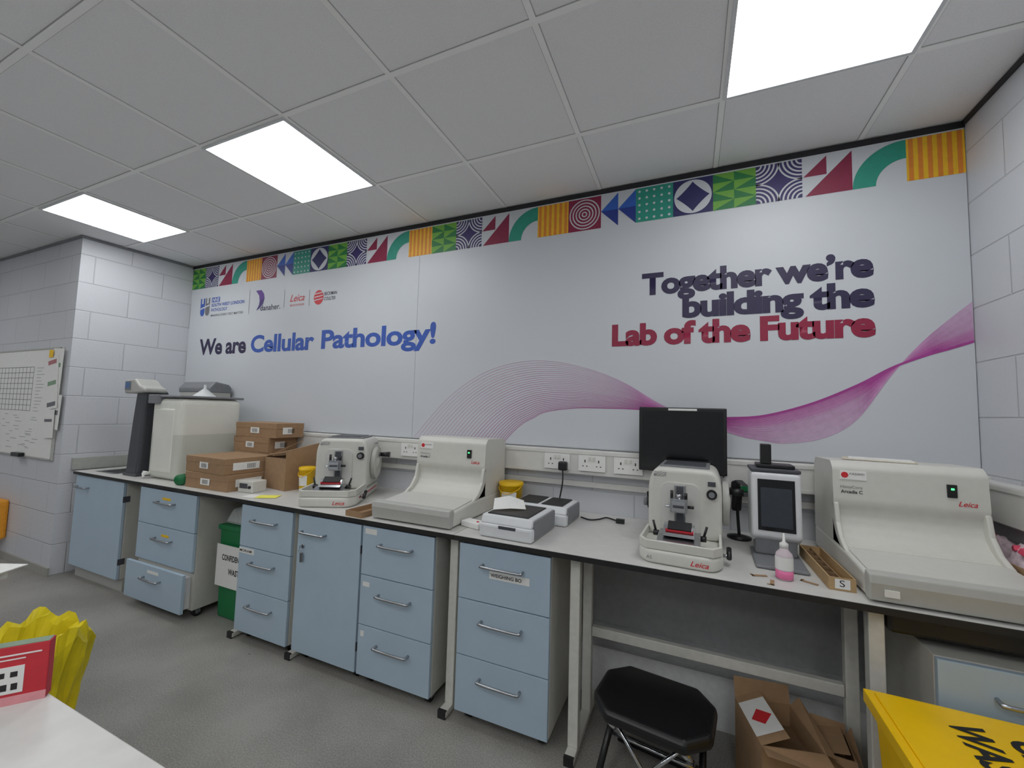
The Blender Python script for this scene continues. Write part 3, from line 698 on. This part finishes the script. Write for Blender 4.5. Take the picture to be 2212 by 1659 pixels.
# ------------------------------------------------------------ cardboard boxes on bench
def cbox(loc,rot,w,d,h,label,m_=card):
    e=thing('cardboard_box',label,'box',loc,rot)
    MB().box(-w/2,w/2,-d/2,d/2,0,h*.68,m_).obj('box_body',e,bevel=.0015)
    MB().box(-w/2-.002,w/2+.002,-d/2-.002,d/2+.002,h*.62,h,m_).obj('lid',e,bevel=.0015)
    l=MB()
    l.box(w/2+.002,w/2+.003,-d/2+.05,d/2-.1,h*.25,h*.72,paper)
    for k in range(9): l.box(w/2+.003,w/2+.0035,-.02+k*.006,-.02+k*.006+(.0015 if k%2 else .003),h*.32,h*.62,inkblack)
    l.obj('label_strip',e,'white barcode label')
    l=MB(); l.box(-.05,.04,-d/2-.003,-d/2-.002,h*.28,h*.68,paper)
    for k in range(9): l.box(-.03+k*.006,-.03+k*.006+(.0015 if k%2 else .003),-d/2-.0035,-d/2-.003,h*.34,h*.6,inkblack)
    l.obj('label_strip',e,'white barcode label'); return e
G_='stacked slide boxes on the bench'
for (x,y,z,r) in ((-3.89,-.487,0,1),(-3.91,-.485,.1005,-1.5)):
    cbox((x,y,BZ+z),r,.41,.32,.099,'flat brown cardboard box with white barcode label, stacked on the bench')['group']=G_
for k,(x,r) in enumerate(((-3.98,0),(-3.95,1),(-3.99,-1),(-3.95,1))):
    cbox((x,-.190,BZ+k*.1035),r,.42 if k%2 else .38,.225,.1025,'flat brown cardboard box in the taller stack near the wall')['group']=G_
ob=thing('cardboard_box','tall open brown cardboard box with raised flap beside the microtome','box',(-3.535,-.30,BZ),-8)
MB().box(-.12,.12,-.13,.13,0,.2,card).obj('box_body',ob)
MB().prism([(-.13,.20),(-.10,.20),(.13,.30),(.13,.296)],'x',-.12,-.116,card).prism([(-.12,.2),(.12,.255),(.12,.259),(-.12,.204)],'y',-.13,-.126,card).add([(-.12,-.13,.2),(.12,-.13,.25),(.12,.13,.30),(-.12,.13,.25)],[(0,1,2,3)],card).prism([(-.13,.2),(.13,.2),(.13,.30),(-.13,.25)],'x',.116,.12,card).obj('flap',ob)
si=thing('bench_meter','small white bench instrument with dark display','instrument',(-3.60,-.54,BZ),5)
MB().box(-.06,.06,-.05,.05,0,.07,offw).obj('body',si,bevel=.005); MB().box(-.045,.02,-.0515,-.05,.025,.055,darkg).obj('display',si); MB().cyl((.04,-.05,.035),(.04,-.058,.035),.009,black,seg=16).obj('knob',si)
for x,y,r,m_ in ((-3.37,-.60,30,mat('note_yellow',(240,235,90),.7)),(-3.45,-.63,10,paper)):
    MB().box(-.06,.06,-.04,.04,0,.0008,m_).obj('paper_note',label='loose paper note lying at the bench edge',cat_='paper',loc=(x,y,BZ+.0006+(.001 if r==30 else 0)),rot=r)
# ------------------------------------------------------------ water station
tk=thing('water_tank','large translucent white water tank with grey lid and tap','water tank',(-4.485,-.375,BZ))
MB().box(-.175,.175,-.225,.205,0,.575,tankm).obj('tank_body',tk,bevel=.045,seg=5)
MB().box(-.1755,.1755,-.2255,.2055,.0,.36,tankl).obj('water_zone',tk,'darker water level inside the translucent tank',bevel=.0455,seg=5)  # greyer lower part is the water showing through the tank wall
MB().box(-.12,.12,-.232,-.20,.05,.50,tankm).obj('front_rib',tk,bevel=.015,seg=3)
MB().box(-.180,.180,-.231,.211,.576,.592,midg).box(-.184,-.06,-.246,-.12,.53,.596,midg).obj('lid',tk,'grey plastic lid',bevel=.007,seg=3)
MB().cyl((-.13,-.22,.035),(-.13,-.265,.035),.012,paper).cyl((-.13,-.26,.035),(-.13,-.26,.008),.008,paper).box(-.155,-.105,-.255,-.247,.046,.052,paper).obj('tap',tk,'white drain tap')
MB().lathe([(.008,0),(.009,.03),(.075,.09),(.078,.092),(.074,.094),(.01,.034)],mat('funnel_clear',(238,240,240),.3,0,.02,10,0,1,.2),M=Matrix.Translation((0,0,.115))@Matrix.Rotation(math.pi,4,'X')).obj('funnel',label='upturned translucent plastic funnel on the water tank lid',cat_='funnel',loc=(-4.56,-.31,BZ+.593-.021))
ds=thing('water_dispenser','dark grey curved water dispenser column with display head','water dispenser',(-4.825,-.555,BZ))
MB().prism([(-.08,0),(.07,0),(.085,.10),(.10,.50),(.11,.62),(.02,.64),(-.02,.60),(-.045,.40),(-.07,.15)],'y',-.06,.09,darkg).obj('column',ds,bevel=.02,seg=3)
MB().prism([(-.13,.60),(-.125,.70),(.0,.71),(.07,.66),(.14,.64),(.14,.61),(.0,.60)],'y',-.085,.06,offd).obj('dispensing_head',ds,'light grey dispensing head',bevel=.012)
MB().box(-.115,-.04,-.0885,-.085,.625,.69,midg).box(-.105,-.05,-.0895,-.0885,.64,.682,mat('lcd_blue',(70,110,160),.3)).obj('display',ds)
MB().box(-.09,.085,-.07,.10,0,.02,darkg).obj('foot',ds,bevel=.006)
wp=thing('water_purifier','grey water purification unit with sloping top near the wall','water purifier',(-4.91,-.11,BZ))
MB().prism([(-.09,0),(.085,0),(.085,.66),(.06,.70),(-.05,.72),(-.09,.66)],'x',-.2,.22,offd).obj('housing',wp,bevel=.015,seg=3)
MB().prism([(-.093,.63),(.085,.63),(.085,.68),(.06,.705),(-.05,.725),(-.095,.67)],'x',-.205,.225,midg).obj('top_cover',wp,'mid grey top cover',bevel=.01)
MB().lathe([(0,0),(.035,0),(.035,.04),(0,.04)],green,M=Matrix.Translation((0,0,.036))@Matrix.Rotation(math.radians(90),4,'X')).obj('bottle_cap',label='green screw bottle cap standing on edge by the boxes',cat_='bottle cap',loc=(-4.17,-.62,BZ),rot=30)
# ------------------------------------------------------------ confidential waste bin
cw=thing('waste_bin','green plastic waste bin with clear liner and paper sign','waste bin',(-3.668,-.41,0))
MB().prism([(-.125,0),(.125,0),(.150,.54),(-.150,.54)],'y',-.17,.14,green).obj('bin_body',cw,bevel=.015,seg=3)
MB().box(-.158,.158,-.178,.148,.53,.56,green).obj('rim',cw,bevel=.006)
MB().prism([(-.15,.56),(.15,.56),(.13,.65),(.03,.69),(-.08,.66)],'y',-.15,.12,mat('clear_liner',(205,210,208),.25,0,.15,20,.6,1,.3)).obj('liner_bag',cw,'clear plastic liner bag',bevel=.02)
MB().box(-.13,.155,-.192,-.190,.20,.45,paper).obj('paper_sign',cw)
text('CONFIDENTIAL',cw,(-.075,-.1925,.36),.225,.032,inkblack,bold=.03); text('WASTE',cw,(-.01,-.1925,.28),.12,.032,inkblack,bold=.03)
# ------------------------------------------------------------ folding stool
st=thing('folding_stool','black padded folding stool with scissor legs under the bench','folding stool',(-1.20,-.66,0),-8)
oc=[(-.20,-.08),(-.13,-.16),(.13,-.16),(.20,-.08),(.20,.08),(.13,.16),(-.13,.16),(-.20,.08)]
MB().prism(oc,'z',.262,.308,black).obj('seat',st,'thick black padded seat',bevel=.018,seg=4)
for s_ in (-1,1):
    MB().tube([(s_*.17,-.15,.012),(s_*.15,.13,.262)],.012,black,10).obj('leg',st,'black tube leg')
    MB().tube([(s_*.13,.15,.012),(s_*.12,-.13,.262)],.012,chrome,10).obj('leg',st,'chrome tube leg')
    MB().tube([(s_*.12,-.10,.26),(-s_*.02,-.13,.11)],.007,chrome,8).obj('brace',st,'thin chrome brace')
MB().tube([(-.19,-.15,.016),(.19,-.15,.016)],.016,black,10).obj('foot_bar',st)
MB().tube([(-.17,.15,.016),(.17,.15,.016)],.016,black,10).obj('foot_bar',st)
MB().tube([(-.15,-.01,.137),(.15,-.01,.137)],.006,chrome,8).obj('hinge_rod',st,'chrome hinge rod')
# ------------------------------------------------------------ floor cardboard boxes
def obox(loc,rot,w,d,h,label,dia=False,k=1.0):
    e=thing('cardboard_box',label,'box',loc,rot); t=.004
    b=MB().box(-w/2,w/2,-d/2,d/2,0,t,card).box(-w/2,-w/2+t,-d/2,d/2,t,h,card).box(w/2-t,w/2,-d/2,d/2,t,h,card).box(-w/2+t,w/2-t,-d/2,-d/2+t,t,h,card).box(-w/2+t,w/2-t,d/2-t,d/2,t,h,card)
    b.box(-w/2+t,w/2-t,-d/2+t,d/2-t,h*.7,h*.72,cardd)
    b.obj('box_body',e)
    def flap(pts): MB().poly(pts,card).obj('flap',e)
    flap([(-w/2,-d/2,h),(w/2,-d/2,h),(w/2+.005*k,-d/2-.07*k,h-.02),(-w/2-.01*k,-d/2-.07*k,h+.02)])
    L=[Vector((-w/2,-d/2,h)),Vector((-w/2,d/2,h)),Vector((-w/2+.085,d/2,h+.035*k)),Vector((-w/2+.085,-d/2,h+.035*k))]
    flap([tuple(v) for v in L])
    flap([(w/2,-d/2,h),(w/2,d/2,h),(w/2+.03*k,d/2,h+.03),(w/2+.03*k,-d/2,h-.01)])
    flap([(-w/2,d/2,h),(w/2,d/2,h),(w/2,d/2+.015*k,h+.06*k),(-w/2,d/2+.015*k,h+.07*k)])
    if dia:
        nrm=Vector((-.33,0,.94))*.002
        def q(u_,v_): return L[0].lerp(L[1],v_).lerp(L[3].lerp(L[2],v_),u_)+nrm
        def q2(u_,v_): return q(u_,v_)+nrm*.5
        l=MB().poly([q(.0,.15),q(.98,.15),q(.98,.85),q(.0,.85)],paper); l.poly([q2(.15,.47),q2(.5,.32),q2(.9,.47),q2(.5,.64)],inkred); l.obj('label_strip',e,'white label with a red diamond')
    return e
obox((-.805,-.545,0),14,.19,.23,.27,'open brown cardboard carton with white label and red diamond on flap',True)
obox((-.645,-.53,0),-3,.10,.13,.25,'small open brown cardboard carton beside the larger one on the floor',False,.5)
# ------------------------------------------------------------ clinical waste bin
yb=thing('clinical_waste_bin','large yellow pedal bin with lid lettered for clinical waste','waste bin',(-.37,-.96,0))
MB().prism([(-.20,0),(.20,0),(.235,.51),(-.235,.51)],'y',-.20,.20,yellow).obj('bin_body',yb,bevel=.02,seg=3)
MB().box(-.25,.25,-.225,.225,.515,.55,yellow).box(-.23,.23,-.205,.205,.55,.556,yellow).obj('lid',yb,bevel=.012,seg=3)
text('CLINICAL',yb,(.000,.13,.5575),.33,.068,inkblack,u=(0,-1,0),v=(1,0,0),bold=.03)
text('WASTE',yb,(-.105,.145,.5575),.25,.068,inkblack,u=(0,-1,0),v=(1,0,0),bold=.03)
# ------------------------------------------------------------ island benches near camera
dk=thing('island_bench','white laminate island bench worktop on a pale end panel','bench',(-2.0,-2.1,0))
MB().box(-.26,1.2,-.9,.20,.755,.78,bench_top).obj('top',dk,bevel=.002)
for a in (-.23,.85): MB().box(a,a+.02,-.85,.16,0,.755,white).obj('end_panel',dk)
dk2=thing('island_bench','white laminate bench end with papers lying on top','bench',(-3.6,-2.1,0))
MB().box(-.9,.55,-.5,.40,.755,.78,white).obj('top',dk2,bevel=.002)
for a in (.51,-.88): MB().box(a,a+.02,-.48,.38,0,.755,white).obj('end_panel',dk2)
MB().box(-.15,.15,-.10,.10,0,.003,paper).obj('paper_sheet',label='white paper sheets overhanging the edge of the bench',cat_='paper',loc=(-3.15,-1.81,BZ+.0005),rot=25)
# red carton
rbx=thing('glove_box','red and white printed dispenser carton standing on the bench','carton',(-2.200,-1.968,BZ),52)
MB().box(-.075,.075,-.0,.022,0,.100,redp).obj('carton_body',rbx,bevel=.0015)
l=MB().box(-.06,.045,-.0008,.0,.020,.066,paper).box(-.075,.075,-.0006,.0,.0,.015,mat('carton_pink',(226,150,156),.5)).box(-.05,.065,-.0006,.0,.084,.0865,paper).box(-.05,.045,-.0006,.0,.077,.079,paper)
for k in range(8): l.box(-.052+k*.006,-.0495+k*.006,-.0012,-.0008,.026,.038,inkblack)
for k in range(3): l.box(.004+k*.013,.012+k*.013,-.0012,-.0008,.026,.037,inkblack)
for k in range(6): l.box(-.052+k*.016,-.043+k*.016,-.0012,-.0008,.048,.057,inkblack)
l.obj('label_strip',rbx,'white printed label with black symbols')
MB().box(-.073,.073,.001,.021,.100,.1008,mat('carton_green',(120,140,116),.5)).obj('top_panel',rbx,'greyish green top panel')
# yellow bag bin
yg=thing('waste_bag_bin','bin lined with a crumpled yellow plastic bag beside the bench','waste bin',(-2.84,-1.715,0))
MB().lathe([(0,0),(.09,0),(.112,.56),(.108,.56),(.08,.02)],yellow).obj('bin_body',yg)
vs=[];fs=[];seg=64
rows=[(.114,.38),(.122,.46),(.132,.54),(.138,.60),(.126,.635),(.104,.62),(.085,.56),(.075,.46)]
for ri,(r,z) in enumerate(rows):
    for i in range(seg):
        t=2*math.pi*i/seg; q=1+.05*math.sin(9*t+ri*.9)+.03*math.sin(17*t-ri*1.7)+random.uniform(-.03,.03); vs.append((r*q*math.cos(t),r*q*math.sin(t),z+.020*math.sin(3*t)+.012*math.sin(11*t+ri)+random.uniform(-.007,.007)))
for k in range(len(rows)-1):
    for i in range(seg): fs.append((k*seg+i,k*seg+(i+1)%seg,(k+1)*seg+(i+1)%seg,(k+1)*seg+i))
MB().add(vs,fs,yellowbag,False).obj('liner_bag',yg,'crumpled yellow bag')
# ------------------------------------------------------------ whiteboard
wb=thing('whiteboard','whiteboard with hand-drawn grid and pinned papers on the block wall','whiteboard',(-6.2,-.762,.86))
MB().box(-.60,.60,-.012,0,0,.86,paper).obj('board',wb)
fr=MB()
for a in ((-.61,.61,-.016,0,-.012,0),(-.61,.61,-.016,0,.86,.872),(-.612,-.60,-.016,0,-.012,.872),(.60,.612,-.016,0,-.012,.872)): fr.box(*a,offd)
fr.obj('frame',wb)
gl=MB()
for k in range(9): gl.box(-.6,.16,-.0128,-.012,.36+k*.045,.3635+k*.045,darkg)
for k in range(12): gl.box(-.6+k*.069,-.5965+k*.069,-.0128,-.012,.36,.72,darkg)
for k in range(30):
    x=random.uniform(-.5,.3); z=.05+.0095*k; gl.box(x,x+random.uniform(.04,.12),-.0128,-.012,z,z+.003,inkgrey)
for k in range(14):
    z=.36+.027*k; gl.box(.22,.22+random.uniform(.06,.14),-.0128,-.012,z,z+.003,inkgrey)
gl.obj('handwriting',wb)
MB().box(.02,.16,-.05,-.016,-.01,.02,black).obj('board_eraser',wb,'black board eraser')
palegreen=mat('print_green',(130,160,130),.6); palered=mat('print_red',(176,110,116),.6)
def sheet(x,z,w,h,rot,cols_,label,lift):
    e=MB(); e.box(-w/2,w/2,-.0008,0,-h,0,paper)
    for k,c_ in enumerate(cols_):
        if c_: e.box(-w/2+.015,w/2-.03,-.0014,-.0008,-h*(k+.75)/len(cols_),-h*(k+.35)/len(cols_),c_)
    o=e.obj('paper_sheet',label=label,cat_='paper',loc=(x,-.776-lift,z)); o.rotation_euler=(0,math.radians(rot),0); return o
sheet(-5.62,1.72,.17,.42,3,[None,palegreen,None,palered,None],'long printed sheet pinned over the whiteboard edge',.004)
sheet(-5.70,1.66,.18,.42,-8,[palered,None,palegreen,None,inkgrey],'printed sheet with coloured chart pinned at the whiteboard edge',.007)
sheet(-5.60,1.36,.19,.27,4,[None,inkgrey,None],'white typed sheet hanging below the other papers',.002)
sheet(-5.66,1.24,.17,.22,-2,[None,inkgrey,None,None],'small white typed sheet pinned beneath the chart',.010)
MB().box(-.03,.03,-.002,0,-.06,.0,yellow).obj('sticky_note',label='yellow sticky note on the pinned papers',cat_='note',loc=(-5.72,-.789,1.71))
MB().box(-.12,.12,-.12,0,0,.32,mat('orange_plastic',(240,160,40),.4)).obj('wall_dispenser',label='orange plastic dispenser mounted on the block wall',cat_='dispenser',loc=(-6.38,-.7605,.16),bevel=.02)
# ------------------------------------------------------------ world + camera
wd=bpy.data.worlds.new('world'); sc.world=wd; wd.use_nodes=True
wd.node_tree.nodes['Background'].inputs[0].default_value=(.8,.85,.9,1); wd.node_tree.nodes['Background'].inputs[1].default_value=.3
q=(-1.08064,-2.29535,1.32); yaw,pitch,roll,fpx=.40988,.06876,.02821,885.35
fv=Vector((-math.sin(yaw)*math.cos(pitch),math.cos(yaw)*math.cos(pitch),math.sin(pitch)))
r=Vector((math.cos(yaw),math.sin(yaw),0)); u=r.cross(fv)
c_,s_=math.cos(roll),math.sin(roll); r2=c_*r+s_*u; u2=-s_*r+c_*u
cam=bpy.data.cameras.new('camera'); co=bpy.data.objects.new('camera',cam); COL.objects.link(co)
M=Matrix((( r2.x,u2.x,-fv.x,q[0]),(r2.y,u2.y,-fv.y,q[1]),(r2.z,u2.z,-fv.z,q[2]),(0,0,0,1)))
co.matrix_world=M
cam.sensor_fit='HORIZONTAL'; cam.sensor_width=36; cam.lens=36*fpx/2212; cam.clip_start=.02; cam.clip_end=50
sc.camera=co
